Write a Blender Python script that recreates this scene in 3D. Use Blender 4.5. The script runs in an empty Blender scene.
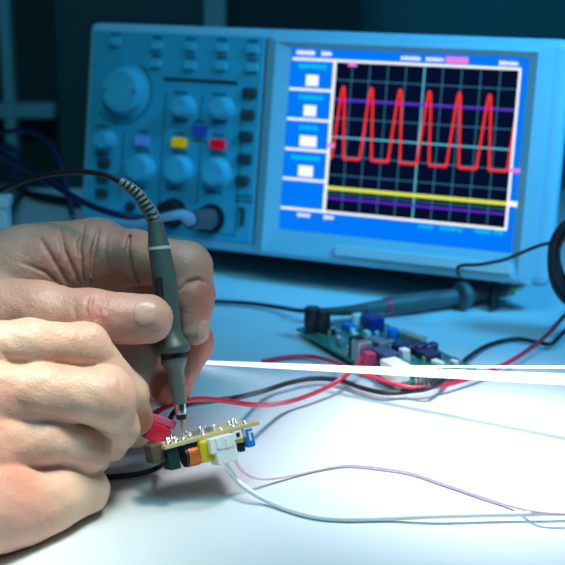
import bpy, bmesh, math, random
import numpy as np
from mathutils import Vector, Matrix
random.seed(4)
sc = bpy.context.scene
COL = sc.collection

# ------------------------------------------------------------------ camera
F_PX, PITCH, CAM_H = 1294.0, math.radians(15.5), 0.24
cam = bpy.data.cameras.new('camera')
cam.sensor_width = 36.0
cam.lens = 36.0 * F_PX / 565.0
cam.clip_start = 0.01
cam.dof.use_dof = True
cam.dof.focus_distance = 0.558
cam.dof.aperture_fstop = 16.0
camo = bpy.data.objects.new('camera', cam)
COL.objects.link(camo)
camo.location = (0, 0, CAM_H)
camo.rotation_euler = (math.pi / 2 - PITCH, 0, 0)
sc.camera = camo
sc.view_settings.view_transform = 'Standard'
sc.view_settings.look = 'None'
sc.view_settings.gamma = 1.0
sc.view_settings.exposure = 0.0
sc.view_settings.use_curve_mapping = False
sc.cycles.use_denoising = True
sc.cycles.max_bounces = 8

# ------------------------------------------------------------------ light
w = bpy.data.worlds.new('world')
sc.world = w
w.use_nodes = True
w.node_tree.nodes['Background'].inputs[0].default_value = (0.0, 0.32, 0.40, 1)
w.node_tree.nodes['Background'].inputs[1].default_value = 0.06


def lamp(name, kind, loc, aim, energy, color, size=0.1, size_y=None, spot=60, blend=1.0):
    l = bpy.data.lights.new(name, kind)
    l.energy = energy
    l.color = color
    if kind == 'AREA':
        l.size = size
        if size_y:
            l.shape = 'RECTANGLE'
            l.size_y = size_y
    elif kind == 'SPOT':
        l.spot_size = math.radians(spot)
        l.spot_blend = blend
        l.shadow_soft_size = size
    o = bpy.data.objects.new(name, l)
    COL.objects.link(o)
    o.location = loc
    o.rotation_euler = (Vector(aim) - Vector(loc)).to_track_quat('-Z', 'Y').to_euler()
    return o


lamp('bench_lamp', 'SPOT', (0.165, 0.64, 0.38), (0.094, 0.560, 0.0), 17.0, (1.0, 0.97, 1.0), 0.06, spot=38, blend=1.0)
lamp('work_lamp', 'SPOT', (0.03, 0.46, 0.43), (-0.120, 0.462, 0.03), 13.0, (1.0, 0.94, 0.83), 0.07, spot=33, blend=1.0)
lamp('cyan_fill_light', 'AREA', (-0.02, 0.26, 0.75), (-0.02, 0.38, 0.0), 2.6, (0.20, 0.85, 1.0), 0.30)  # added cyan fill from above for the near bench, no real ceiling lamp
lamp('blue_lamp', 'SPOT', (0.50, 0.46, 0.60), (0.145, 0.84, 0.10), 46.0, (0.05, 0.49, 1.0), 0.12, spot=33, blend=1.0)
lamp('blue_ceiling_light', 'AREA', (-0.14, 0.78, 0.9), (-0.08, 0.66, 0.05), 1.1, (0.16, 0.38, 0.95), 0.3)

# ------------------------------------------------------------------ pixel <-> world
CP, SP = math.cos(PITCH), math.sin(PITCH)
CAM = np.array([0, 0, CAM_H])
FW = np.array([0, CP, -SP])
UP = np.array([0, SP, CP])
RT = np.array([1.0, 0, 0])


def ray(px, py):
    return FW + (px - 282.5) / F_PX * RT + (282.5 - py) / F_PX * UP


def P(px, py, d):
    return CAM + d * ray(px, py)


def G(px, py, h=0.0):
    r = ray(px, py)
    return CAM + r * ((h - CAM_H) / r[2])


# ------------------------------------------------------------------ materials
MATS = {}


def mat(name, col, rough=0.5, metal=0.0, emit=0.0, var=0.0, vscale=60.0, bump=0.0, bscale=400.0, spec=0.5,
        sss=0.0, coat=0.0, trans=0.0):
    if name in MATS:
        return MATS[name]
    m = bpy.data.materials.new(name)
    m.use_nodes = True
    nt = m.node_tree
    b = nt.nodes['Principled BSDF']
    b.inputs['Roughness'].default_value = rough
    b.inputs['Metallic'].default_value = metal
    b.inputs['Specular IOR Level'].default_value = spec
    b.inputs['Coat Weight'].default_value = coat
    b.inputs['Transmission Weight'].default_value = trans
    if sss:
        b.inputs['Subsurface Weight'].default_value = sss
        b.inputs['Subsurface Radius'].default_value = (1, 0.5, 0.3)
        b.inputs['Subsurface Scale'].default_value = 0.002
    tc = nt.nodes.new('ShaderNodeTexCoord')
    nz = nt.nodes.new('ShaderNodeTexNoise')
    nz.inputs['Scale'].default_value = vscale
    nz.inputs['Detail'].default_value = 4
    nt.links.new(tc.outputs['Object'], nz.inputs['Vector'])
    mx = nt.nodes.new('ShaderNodeMix')
    mx.data_type = 'RGBA'
    c = np.array(col[:3])
    mx.inputs[6].default_value = (*np.clip(c * (1 - var), 0, 1), 1)
    mx.inputs[7].default_value = (*np.clip(c * (1 + var), 0, 1), 1)
    nt.links.new(nz.outputs['Fac'], mx.inputs[0])
    nt.links.new(mx.outputs[2], b.inputs['Base Color'])
    if emit:
        b.inputs['Emission Color'].default_value = (*c, 1)
        b.inputs['Emission Strength'].default_value = emit
    if bump:
        n2 = nt.nodes.new('ShaderNodeTexNoise')
        n2.inputs['Scale'].default_value = bscale
        nt.links.new(tc.outputs['Object'], n2.inputs['Vector'])
        bp = nt.nodes.new('ShaderNodeBump')
        bp.inputs['Strength'].default_value = bump
        bp.inputs['Distance'].default_value = 0.0005
        nt.links.new(n2.outputs['Fac'], bp.inputs['Height'])
        nt.links.new(bp.outputs['Normal'], b.inputs['Normal'])
    MATS[name] = m
    return m


def glow(name, col, s=1.0):
    """a lit display element: black base, pure emission"""
    if name in MATS:
        return MATS[name]
    m = mat(name, col, 0.6, emit=s, spec=0.0)
    nt = m.node_tree
    for l in list(nt.links):
        if l.to_socket.name == 'Base Color':
            nt.links.remove(l)
    nt.nodes['Principled BSDF'].inputs['Base Color'].default_value = (0.003, 0.003, 0.003, 1)
    return m


def skin_mat(name, base, flush, bump=0.6):
    m = mat(name, base, 0.48, var=0.10, vscale=120, sss=0.15)
    nt = m.node_tree
    b = nt.nodes['Principled BSDF']
    src = b.inputs['Base Color'].links[0].from_socket
    at = nt.nodes.new('ShaderNodeAttribute')
    at.attribute_name = 'flush'
    nz = nt.nodes.new('ShaderNodeTexNoise')
    nz.inputs['Scale'].default_value = 55
    nz.inputs['Detail'].default_value = 3
    tc = nt.nodes.new('ShaderNodeTexCoord')
    nt.links.new(tc.outputs['Object'], nz.inputs['Vector'])
    ad = nt.nodes.new('ShaderNodeMath')
    ad.operation = 'MULTIPLY_ADD'
    ad.use_clamp = True
    nt.links.new(nz.outputs['Fac'], ad.inputs[0])
    ad.inputs[1].default_value = 0.5
    nt.links.new(at.outputs['Fac'], ad.inputs[2])
    sb = nt.nodes.new('ShaderNodeMath')
    sb.operation = 'SUBTRACT'
    sb.use_clamp = True
    nt.links.new(ad.outputs[0], sb.inputs[0])
    sb.inputs[1].default_value = 0.15
    mx = nt.nodes.new('ShaderNodeMix')
    mx.data_type = 'RGBA'
    nt.links.new(sb.outputs[0], mx.inputs[0])
    nt.links.new(src, mx.inputs[6])
    mx.inputs[7].default_value = (*flush, 1)
    nt.links.new(mx.outputs[2], b.inputs['Base Color'])
    # pores and fine lines
    v = nt.nodes.new('ShaderNodeTexVoronoi')
    v.inputs['Scale'].default_value = 1100
    n3 = nt.nodes.new('ShaderNodeTexNoise')
    n3.inputs['Scale'].default_value = 260
    n3.inputs['Detail'].default_value = 5
    nt.links.new(tc.outputs['Object'], v.inputs['Vector'])
    nt.links.new(tc.outputs['Object'], n3.inputs['Vector'])
    a2 = nt.nodes.new('ShaderNodeMath')
    a2.operation = 'MULTIPLY_ADD'
    nt.links.new(v.outputs['Distance'], a2.inputs[0])
    a2.inputs[1].default_value = 0.35
    nt.links.new(n3.outputs['Fac'], a2.inputs[2])
    bp = nt.nodes.new('ShaderNodeBump')
    bp.inputs['Strength'].default_value = bump
    bp.inputs['Distance'].default_value = 0.0006
    nt.links.new(a2.outputs[0], bp.inputs['Height'])
    nt.links.new(bp.outputs['Normal'], b.inputs['Normal'])
    return m


# ------------------------------------------------------------------ mesh helpers
class MB:
    """collects vertices and faces of ONE mesh"""

    def __init__(self):
        self.v, self.f, self.s = [], [], []

    def add(self, vs, fs, smooth=False):
        n = len(self.v)
        self.v += [tuple(float(c) for c in p) for p in vs]
        self.f += [tuple(i + n for i in q) for q in fs]
        self.s += [smooth] * len(fs)
        return self

    def box(self, lo, hi, M=None, bev=0.0):
        lo, hi = np.minimum(lo, hi), np.maximum(lo, hi)
        if bev <= 0:
            vs = [(x, y, z) for x in (lo[0], hi[0]) for y in (lo[1], hi[1]) for z in (lo[2], hi[2])]
            fs = [(0, 1, 3, 2), (4, 6, 7, 5), (0, 4, 5, 1), (2, 3, 7, 6), (0, 2, 6, 4), (1, 5, 7, 3)]
        else:
            bm = bmesh.new()
            bmesh.ops.create_cube(bm, size=1.0)
            for q in bm.verts:
                q.co = Vector([(lo[i] + hi[i]) / 2 + q.co[i] * (hi[i] - lo[i]) for i in range(3)])
            bmesh.ops.bevel(bm, geom=list(bm.edges), offset=bev, segments=3, profile=0.5, affect='EDGES')
            bm.verts.index_update()
            vs = [tuple(q.co) for q in bm.verts]
            fs = [tuple(q.index for q in f.verts) for f in bm.faces]
            bm.free()
        if M is not None:
            vs = [M @ Vector(p) for p in vs]
        return self.add(vs, fs, False)

    def tube(self, pts, rad, n=10, caps=True, smooth=True, sub=6, spline=True):
        pts = [np.array(p, float) for p in pts]
        rad = [rad] * len(pts) if np.isscalar(rad) else list(rad)
        if spline and len(pts) > 2:
            q, r = [], []
            ext = [2 * pts[0] - pts[1]] + pts + [2 * pts[-1] - pts[-2]]
            for i in range(len(pts) - 1):
                a, b, c, d = ext[i:i + 4]
                for k in range(sub):
                    t = k / sub
                    q.append(0.5 * (2 * b + (c - a) * t + (2 * a - 5 * b + 4 * c - d) * t * t + (3 * b - a - 3 * c + d) * t ** 3))
                    r.append(rad[i] * (1 - t) + rad[i + 1] * t)
            q.append(pts[-1]); r.append(rad[-1])
            pts, rad = q, r
        N = len(pts)
        nrm = None
        vs, fs = [], []
        for i in range(N):
            t = pts[min(i + 1, N - 1)] - pts[max(i - 1, 0)]
            t = t / (np.linalg.norm(t) + 1e-12)
            if nrm is None:
                a = np.array([0, 0, 1.0]) if abs(t[2]) < 0.9 else np.array([1.0, 0, 0])
                nrm = np.cross(t, a)
            nrm = nrm - t * (nrm @ t)
            nrm /= np.linalg.norm(nrm) + 1e-12
            bn = np.cross(t, nrm)
            for k in range(n):
                an = 2 * math.pi * k / n
                vs.append(pts[i] + rad[i] * (math.cos(an) * nrm + math.sin(an) * bn))
        for i in range(N - 1):
            for k in range(n):
                fs.append((i * n + k, i * n + (k + 1) % n, (i + 1) * n + (k + 1) % n, (i + 1) * n + k))
        self.add(vs, fs, smooth)
        if caps:
            m = len(self.v) - N * n
            self.f += [tuple(m + k for k in range(n))[::-1], tuple(m + (N - 1) * n + k for k in range(n))]
            self.s += [False, False]
        return self

    def lathe(self, a, axis, prof, n=24, smooth=True):
        """prof: (distance along axis, radius)"""
        a = np.array(a, float); axis = np.array(axis, float); axis /= np.linalg.norm(axis)
        return self.tube([a + axis * d for d, r in prof], [r for d, r in prof], n=n, spline=False, smooth=smooth)

    def build(self, name, m, parent=None):
        me = bpy.data.meshes.new(name)
        me.from_pydata(self.v, [], self.f)
        me.polygons.foreach_set('use_smooth', self.s)
        bm = bmesh.new(); bm.from_mesh(me)
        bmesh.ops.recalc_face_normals(bm, faces=bm.faces)
        bm.to_mesh(me); bm.free()
        if any(self.s):
            try:
                me.set_sharp_from_angle(angle=math.radians(45))
            except Exception:
                pass
        me.materials.append(m)
        o = bpy.data.objects.new(name, me)
        COL.objects.link(o)
        if parent is not None:
            o.parent = parent
            o.matrix_parent_inverse = Matrix.Identity(4)
            if parent.type == 'EMPTY' and parent.get('_world'):
                o.matrix_parent_inverse = parent.matrix_basis.inverted()
            elif parent.parent is not None and parent.parent.get('_world'):
                pass
        return o


def tag(o, label=None, cat=None, group=None, kind=None):
    if label: o['label'] = label
    if cat: o['category'] = cat
    if group: o['group'] = group
    if kind: o['kind'] = kind
    return o


def empty(name, M, label, cat, group=None, world_children=False):
    """an Empty at a thing's base; children are in its local frame unless world_children"""
    o = bpy.data.objects.new(name, None)
    COL.objects.link(o)
    o.empty_display_size = 0.01
    o.matrix_basis = M if isinstance(M, Matrix) else Matrix.Translation(Vector(M))
    if world_children:
        o['_world'] = True
    return tag(o, label, cat, group)


def frame(o, ex, ey, ez):
    M = Matrix.Identity(4)
    for i, e in enumerate((ex, ey, ez)):
        for j in range(3):
            M[j][i] = float(e[j])
    for j in range(3):
        M[j][3] = float(o[j])
    return M


def unit(v):
    return v / np.linalg.norm(v)


# ------------------------------------------------------------------ common materials
M_TABLE = mat('table_laminate', (0.67, 0.72, 0.76), 0.42, var=0.03, vscale=25, bump=0.05, bscale=900)
M_WALL = mat('wall_paint', (0.10, 0.48, 0.66), 0.9, var=0.06, vscale=4)
M_DARKPANEL = mat('dark_panel', (0.03, 0.06, 0.06), 0.7, var=0.1)
M_POST = mat('grey_steel', (0.30, 0.55, 0.62), 0.5, metal=0.0, var=0.05)
M_FLOOR = mat('floor_vinyl', (0.12, 0.14, 0.15), 0.8, var=0.1, vscale=8)
M_SHELL = mat('scope_plastic', (0.32, 0.55, 0.68), 0.45, var=0.03, vscale=50, bump=0.04, bscale=1500)
M_PANEL = mat('scope_panel', (0.05, 0.38, 0.54), 0.5, var=0.03, vscale=50)
M_KNOB = mat('knob_plastic', (0.09, 0.46, 0.61), 0.4, var=0.03)
M_DARKKEY = mat('dark_rubber', (0.035, 0.05, 0.06), 0.5, var=0.1)
M_BLACK = mat('black_plastic', (0.012, 0.013, 0.016), 0.45, var=0.1)
M_CABLE = mat('black_cable', (0.012, 0.012, 0.018), 0.38, var=0.1)
M_BLUECABLE = mat('dark_blue_cable', (0.010, 0.010, 0.045), 0.4, var=0.1)
M_PRINT = mat('panel_print', (0.015, 0.05, 0.07), 0.6)
M_PROBE = mat('probe_grey', (0.055, 0.095, 0.095), 0.42, var=0.06, vscale=200)
M_PROBE2 = mat('probe_dark_grey', (0.075, 0.10, 0.105), 0.5, var=0.06, vscale=200)
M_STEM = mat('probe_stem', (0.12, 0.14, 0.135), 0.4, var=0.05)
M_CHROME = mat('nickel', (0.75, 0.74, 0.70), 0.22, metal=1.0, var=0.03)
M_GOLD = mat('gold_plate', (0.90, 0.72, 0.42), 0.25, metal=1.0)
M_SOLDER = mat('solder', (0.80, 0.80, 0.82), 0.25, metal=1.0, var=0.1, vscale=500)
M_RED = mat('red_insulation', (0.62, 0.015, 0.06), 0.35, var=0.05, coat=0.3)
M_WHITEW = mat('white_insulation', (0.93, 0.93, 0.92), 0.4, var=0.02)
M_PINKW = mat('pink_insulation', (0.92, 0.66, 0.80), 0.4, var=0.02)
M_WHITEP = mat('white_nylon', (0.88, 0.88, 0.84), 0.4, var=0.03, sss=0.1)
M_GREEN = mat('green_solder_mask', (0.015, 0.20, 0.15), 0.3, var=0.25, vscale=260, coat=0.3)
M_TAN = mat('fibre_board', (0.62, 0.48, 0.24), 0.5, var=0.12, vscale=300)
M_COPPER = mat('copper_wire', (0.85, 0.30, 0.10), 0.36, metal=0.5, var=0.12, vscale=700)
M_YELLOW = mat('yellow_tape', (0.80, 0.55, 0.01), 0.35, var=0.08, coat=0.3)
M_BLUEC = mat('blue_component', (0.005, 0.22, 0.78), 0.4, var=0.05)
M_DGREEN = mat('dark_green_component', (0.006, 0.035, 0.033), 0.4, var=0.1)
M_TANP = mat('tan_plastic', (0.10, 0.065, 0.05), 0.5, var=0.1)
M_NAIL = mat('fingernail', (0.58, 0.32, 0.25), 0.42, var=0.05, sss=0.15, coat=0.05)
M_NAILTIP = mat('fingernail_edge', (0.88, 0.84, 0.76), 0.3, sss=0.2)
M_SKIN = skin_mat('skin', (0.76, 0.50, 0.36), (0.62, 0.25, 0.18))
M_SKIN2 = skin_mat('skin_far_shaded', (0.56, 0.32, 0.24), (0.50, 0.15, 0.115))  # same skin in a darker colour, for the dimmer light on the far hand
M_RAD = mat('silver_can', (0.6, 0.62, 0.65), 0.3, metal=0.9, var=0.05)
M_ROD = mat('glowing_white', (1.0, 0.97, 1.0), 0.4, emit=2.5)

# ------------------------------------------------------------------ room
TB = MB().box((-1.3, 0.05, -0.028), (1.3, 1.20, 0.0), bev=0.004)
table = empty('table', (0, 0.6, -0.75), 'pale grey laminate workbench top that everything stands on', 'table', world_children=True)
TB.build('tabletop', M_TABLE, table)
for x in (-1.2, 1.2):
    for y in (0.12, 1.13):
        MB().box((x - .03, y - .03, -.75), (x + .03, y + .03, -.028), bev=.003).build('leg', M_POST, table)
tag(MB().box((-2.5, -0.6, -.80), (2.5, 1.9, -.75)).build('floor', M_FLOOR), kind='structure')
tag(MB().box((-2.5, 1.75, -.75), (2.5, 1.80, 1.6)).build('wall_back', M_WALL), kind='structure')

# storage rack behind the bench on the left
YR = 1.45
def R(px, py, y=YR):
    r = ray(px, py)
    return CAM + r * (y / r[1])
rack = empty('storage_rack', (R(110, 100)[0], YR + .1, -.75), 'tall dark storage rack with pale posts and a cross rail behind the bench', 'rack', world_children=True)
def rpost(x0, x1, name='post', y=YR, z0=-.75, z1=.75):
    a, b = R(x0, 100)[0], R(x1, 100)[0]
    MB().box((a, y, z0), (b, y + .03, z1), bev=.002).build(name, M_POST, rack)
rpost(3, 14)
rpost(205, 227)
z = R(20, 112)[2]
MB().box((R(-140, 100)[0], YR + .002, z - .008), (R(53, 100)[0], YR + .026, z + .008), bev=.002).build('cross_rail', M_POST, rack)
MB().box((R(-200, 100)[0], YR + .06, -.75), (R(53, 100)[0], YR + .07, .75)).build('back_panel', M_DARKPANEL, rack)
MB().box((R(53, 100)[0], YR + .034, -.75), (R(205, 100)[0], YR + .05, .75)).build('side_panel', mat('teal_panel', (0.06, 0.11, 0.125), .8, var=.08), rack)
MB().box((R(227, 100)[0], YR + .05, -.75), (R(362, 100)[0], YR + .08, .75)).build('back_panel', mat('teal_dark_panel', (0.035, 0.07, 0.085), .8, var=.08), rack)

# ------------------------------------------------------------------ oscilloscope
YAW, TILT = math.radians(24.86), math.radians(9.8)
SW, SH, SD = 0.349, 0.1542, 0.105
ea = np.array([math.cos(YAW), -math.sin(YAW), 0])
eb = np.array([math.sin(YAW) * math.sin(TILT), math.cos(YAW) * math.sin(TILT), math.cos(TILT)])
ei = np.cross(eb, ea)                      # into the body
BR = np.array([0.1657, 0.7792, 0.0200])
BL = BR - ea * SW
SM = frame(BL, ea, ei, eb)
scope = empty('oscilloscope', SM, 'grey digital oscilloscope with a lit blue screen showing a red pulse wave', 'oscilloscope')


def S(px, py, off=0.0):
    """point of the scope's front (moved out by off) seen at a pixel, as local (u, v)"""
    r = ray(px, py)
    o = BL - ei * off
    t = ((o - CAM) @ ei) / (r @ ei)
    q = CAM + r * t - o
    return np.array([q @ ea, q @ eb])


MB().box((0, 0, 0), (SW, .015, SH), bev=.006).build('case', M_SHELL, scope)
MB().box((.020, .0145, .002), (SW - .020, SD, SH - .008), bev=.005).build('rear_housing', mat('rear_plastic', (.10, .16, .19), .6, var=.05), scope)
# rear feet and front bail
for u in (.035, SW - .035):
    q = SM.inverted() @ Vector(BL + ea * u - np.array([0, 0, BL[2]]) + ei * .0)
    MB().tube([(u, .010, .004), (u, .006, -.006), (q.x, .004, -.0172)], .003, n=8, spline=False).build('front_foot', M_BLACK, scope)

# control panel
u0, u1 = S(88, 100)[0], S(259, 130)[0]
MB().box((.006, -.0012, .007), (u1, .004, SH - .006), bev=.001).build('control_panel', M_PANEL, scope)
FO = .0012


def sbox(name, px, py, w, h, out, m, bev=.0008, par=scope, base=FO):
    u, v = S(px, py, base)
    return MB().box((u - w / 2, -base - out, v - h / 2), (u + w / 2, -base + .0006, v + h / 2), bev=bev).build(name, m, par)


def sknob(name, px, py, r, out, m=M_KNOB, ridges=False):
    u, v = S(px, py, FO + out * .6)
    b = MB().lathe((u, -FO + .0005, v), (0, -1, 0), [(0, r * 1.12), (.0012, r * 1.12), (.0018, r), (out * .85, r * .93), (out * .97, r * .86), (out, r * .70), (out - .0004, r * .6), (out - .0006, .0001)], n=28)
    return b.build(name, m, scope)


def sprint(px, py, w, h, name='printed_text'):
    """small dark print on the panel: a run of little marks"""
    u, v = S(px, py, FO)
    mb = MB()
    n = max(2, int(w / .0014))
    for k in range(n):
        a = u - w / 2 + w * k / n
        hh = h * random.uniform(.6, 1)
        mb.box((a, -FO - .0002, v - h / 2), (a + w / n * .72, -FO + .0002, v - h / 2 + hh))
    return mb.build(name, M_PRINT, scope)


K = .00068
# main dial
dial = sknob('dial', 122, 91, 24 * K, .011)
u, v = S(122, 91, FO)
mb = MB()
pts = [(u + 36 * K * math.cos(a), -FO - .0002, v + 34 * K * math.sin(a)) for a in np.linspace(-2.4, 1.0, 26)]
mb.tube(pts, .0004, n=6, spline=False)
mb.build('dial_scale', M_PRINT, scope)
# top push buttons
for i, (px, py) in enumerate([(116, 42), (157.6, 46), (191.5, 47), (222.5, 48), (253.2, 49.5), (156.8, 64), (190.8, 66), (221.8, 66), (253.2, 68)]):
    sbox('push_button', px, py, 12.5 * K, 8 * K, .003, M_KNOB)
    sprint(px, py - 8.5, 12 * K, .0021)
# slot
u0, v0 = S(163.5, 79, FO); u1b, v1 = S(237.5, 83, FO)
MB().box((u0, -FO - .0003, (v0 + v1) / 2 - .0014), (u1b, -FO + .0004, (v0 + v1) / 2 + .0014), bev=.0002).build('slot', M_DARKKEY, scope)
# knobs
for px, py, r in [(181, 106.5, 10.5), (219.5, 108, 10.5), (103, 140, 9.5)]:
    sknob('knob', px, py, r * K, .012)
    sprint(px, py + 14, 17 * K, .0020)
    sprint(px, py - 14, 16 * K, .0018)
for px, py, r in [(138, 168.5, 14), (176, 170, 14), (214, 173, 14)]:
    sknob('knob', px, py, r * K, .010)
    sprint(px, py + 19, 20 * K, .0020)
# coloured buttons
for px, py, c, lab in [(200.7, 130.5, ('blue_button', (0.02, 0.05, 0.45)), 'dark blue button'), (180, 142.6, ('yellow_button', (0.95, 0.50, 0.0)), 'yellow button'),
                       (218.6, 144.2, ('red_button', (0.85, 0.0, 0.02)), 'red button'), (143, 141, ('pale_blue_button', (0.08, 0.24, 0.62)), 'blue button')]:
    o = sbox('colour_button', px, py, 16.5 * K, 10 * K, .003, mat(*c, .4, emit=.22), bev=.001)   # channel keys; emission added so their colours show in the blue light
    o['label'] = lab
    sprint(px, py - 9.5, 12 * K, .0021)
    sprint(px, py + 10, 17 * K, .0020)
for px, py in [(250.8, 92.7), (248.9, 114.5), (246.8, 136.3), (245.3, 158.6), (243.4, 180.4)]:
    sbox('soft_key', px, py, 16.5 * K, 10 * K, .0035, M_DARKKEY, bev=.0018)
for px, py in [(105, 162.5), (103.5, 177.5), (102.6, 193)]:
    sbox('side_key', px, py, 16 * K, 10 * K, .003, M_DARKKEY, bev=.0018)
# outlines on the panel
def sline(pxs, name='printed_line', r=.00035, m=M_PRINT):
    pts = []
    for px, py in pxs:
        u, v = S(px, py, FO)
        pts.append((u, -FO - .0001, v))
    return MB().tube(pts, r, n=6, spline=False).build(name, m, scope)
sline([(166, 93), (162, 150), (157, 226), (235, 236), (238, 192), (243, 98)])
sline([(203, 95), (200, 118)]); sline([(200.5, 142), (197, 205)])
sline([(124, 132), (120, 196)])
# BNC sockets with the cable plugs in them
def bnc(px, py):
    u, v = S(px, py, FO + .004)
    MB().lathe((u, -FO, v), (0, -1, 0), [(0, .0105), (.002, .0105), (.0022, .0085), (.012, .0085), (.0125, .0072), (.003, .0066), (.0028, .0001)], n=24).build('bnc_socket', M_BLACK, scope)
bnc(171, 213); bnc(209, 219)
u, v = S(131, 207, FO)
MB().lathe((u, -FO, v), (0, -1, 0), [(0, .004), (.002, .004), (.0021, .0028), (.001, .0001)], n=16).build('ground_jack', M_DARKKEY, scope)
u, v = S(243.5, 217, FO)
t = MB()
t.box((u - .0012, -FO - .003, v - .006), (u + .0012, -FO, v + .006), bev=.0005)
t.box((u - .003, -FO - .003, v + .0045), (u + .0005, -FO, v + .0068), bev=.0005)
t.build('test_terminal', M_DARKKEY, scope)
for (px, py) in [(244, 196), (244, 201)]:
    sprint(px, py, 20 * K, .0020)

# bezel around the screen
def rectring(name, outer, inner, yo, yi, m, back=.001):
    """frame between two quads given as (u,v) corners TL,TR,BR,BL; outer rim at yo, inner rim at yi"""
    vs = [(p[0], yo, p[1]) for p in outer] + [(p[0], yi, p[1]) for p in inner] + [(p[0], back, p[1]) for p in outer] + [(p[0], back, p[1]) for p in inner]
    fs = []
    for i in range(4):
        j = (i + 1) % 4
        fs += [(i, j, 4 + j, 4 + i), (8 + i, 8 + j, j, i), (4 + i, 4 + j, 12 + j, 12 + i)]
    return MB().add(vs, fs).build(name, m, scope)


def ordered(l, r, b, t):
    return [(l, t), (r, t), (r, b), (l, b)]


q = [S(291, 48.5, .001), S(528.5, 57, .001), S(513, 251, .001), S(279.5, 230.5, .001)]
sl, sr = (q[0][0] + q[3][0]) / 2, (q[1][0] + q[2][0]) / 2
sb, st = (q[2][1] + q[3][1]) / 2, (q[0][1] + q[1][1]) / 2
SCREEN = (sl, sr, sb, st)
ol, orr = S(266, 150)[0], S(544, 150)[0]
rectring('outer_bezel', ordered(ol, orr, sb - .019, SH - .0055), ordered(ol + .004, orr - .008, sb - .016, SH - .009), -.0030, -.0045, M_SHELL)
rectring('inner_bezel', ordered(ol + .004, orr - .008, sb - .016, SH - .009), ordered(sl, sr, sb, st), -.0045, -.0012, M_SHELL)
# lighter raised strip under the screen
su, sv = S(336, 247, .004); ru, rv = S(505, 262, .004)
MB().box((su, -.0062, sb - .0135), (orr - .012, -.0035, sb - .0065), bev=.0006).build('name_strip', mat('strip_plastic', (0.58, 0.68, 0.73), .4), scope)
# seam
mb = MB().box((u1 + .0012, -.0004, .006), (u1 + .0022, .0006, SH - .006))
mb.build('seam', M_PRINT, scope)

# --- the display and what it shows
G_BLUE = glow('display_blue', (0.0, 0.19, 0.95), 1.0)
disp = MB().box((sl, -.0014, sb), (sr, -.0002, st)).build('display', G_BLUE, scope)
DY = [-.0015]
def layer():
    DY[0] -= .00004
    return DY[0]
def quadstrip(mb, pts, wd, y):
    """flat polyline of width wd lying on the display"""
    pts = [np.array(p, float) for p in pts]
    for a, b in zip(pts[:-1], pts[1:]):
        t = b - a
        L = np.linalg.norm(t)
        if L < 1e-9: continue
        t = t / L
        n = np.array([-t[1], t[0]]) * wd / 2
        a2, b2 = a - t * wd * .3, b + t * wd * .3
        c = [a2 - n, b2 - n, b2 + n, a2 + n]
        mb.add([(p[0], y, p[1]) for p in c] + [(p[0], y + .00003, p[1]) for p in c], [(0, 1, 2, 3), (7, 6, 5, 4), (0, 4, 5, 1), (1, 5, 6, 2), (2, 6, 7, 3), (3, 7, 4, 0)])
def DP(px, py): return S(px, py, .0015)
W_PX = .00068
# black plot area and its grid, laid out in the plot's own coordinates
g = [DP(334.5, 61.5), DP(519.5, 68.2), DP(506.8, 228.6), DP(324.8, 212.4)]
gl, gr = (g[0][0] + g[3][0]) / 2, (g[1][0] + g[2][0]) / 2
gb, gt = (g[2][1] + g[3][1]) / 2, (g[0][1] + g[1][1]) / 2
y = layer()
MB().box((gl, y, gb), (gr, y + .00003, gt)).build('plot_area', glow('display_black', (0.001, 0.003, 0.022), 1.0), disp)
def GP(a, b): return np.array([gl + (gr - gl) * a, gb + (gt - gb) * b])
y = layer(); mb = MB()
for i in range(1, 10):
    for k in range(40):
        c = GP(i / 10, (k + .5) / 40)
        quadstrip(mb, [c - (0, .0007), c + (0, .0007)], .0009, y)
for j in range(1, 8):
    for k in range(50):
        c = GP((k + .5) / 50, j / 8)
        quadstrip(mb, [c - (.0007, 0), c + (.0007, 0)], .0009, y)
mb.build('graticule', glow('display_grid', (0.03, 0.15, 0.26), 1.0), disp)
y = layer(); mb = MB()
for k in range(40):
    c = GP(.5, (k + .5) / 40); quadstrip(mb, [c - (0, .0009), c + (0, .0009)], .0012, y)
for k in range(50):
    c = GP((k + .5) / 50, .5); quadstrip(mb, [c - (.0009, 0), c + (.0009, 0)], .0012, y)
mb.build('centre_axes', glow('display_axes', (0.08, 0.46, 0.60), 1.0), disp)
# violet cursors, yellow second trace, red wave
y = layer(); mb = MB()
va = (DP(336.7, 100)[1] + DP(514, 110.5)[1]) / 2
vb_ = (DP(326, 197.5)[1] + DP(508, 214.5)[1]) / 2
for vv in (va, vb_):
    mb = MB()
    quadstrip(mb, [(gl, vv), (gr, vv)], .0016, y)
    mb.build('cursor_line', glow('display_violet', (0.10, 0.02, 0.55), 1.0), disp)
y = layer(); mb = MB()
vy = (DP(327.6, 188)[1] + DP(514.5, 204)[1]) / 2
quadstrip(mb, [(gl, vy), (gr, vy)], .0024, y)
mb.build('yellow_trace', glow('display_yellow', (0.72, 0.80, 0.10), 1.0), disp)
y = layer(); mb = MB()
peaks = [DP(343.8, 85.7), DP(372, 87.2), DP(401.5, 89.5), DP(430, 91.8), DP(460, 93.6), DP(490, 95.6)]
top = np.mean([p[1] for p in peaks])
low = np.mean([DP(353, 160.5)[1], DP(498.6, 169.5)[1]])
per = (peaks[-1][0] - peaks[0][0]) / 5
wave = [(gl, low)]
for k in range(7):
    c = peaks[0][0] + per * k
    A = top - low
    for du, h in [(-.26, 0), (-.23, .03), (-.18, .30), (-.10, .72), (-.05, .94), (-.01, 1.0), (.035, .97), (.08, .75), (.14, .30), (.18, .03), (.20, 0)]:
        uu = c + du * per
        if gl <= uu <= gr:
            wave.append((uu, low + A * h))
wave.append((gr, low + (top - low) * .72))
quadstrip(mb, wave, .0016, y)
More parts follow.
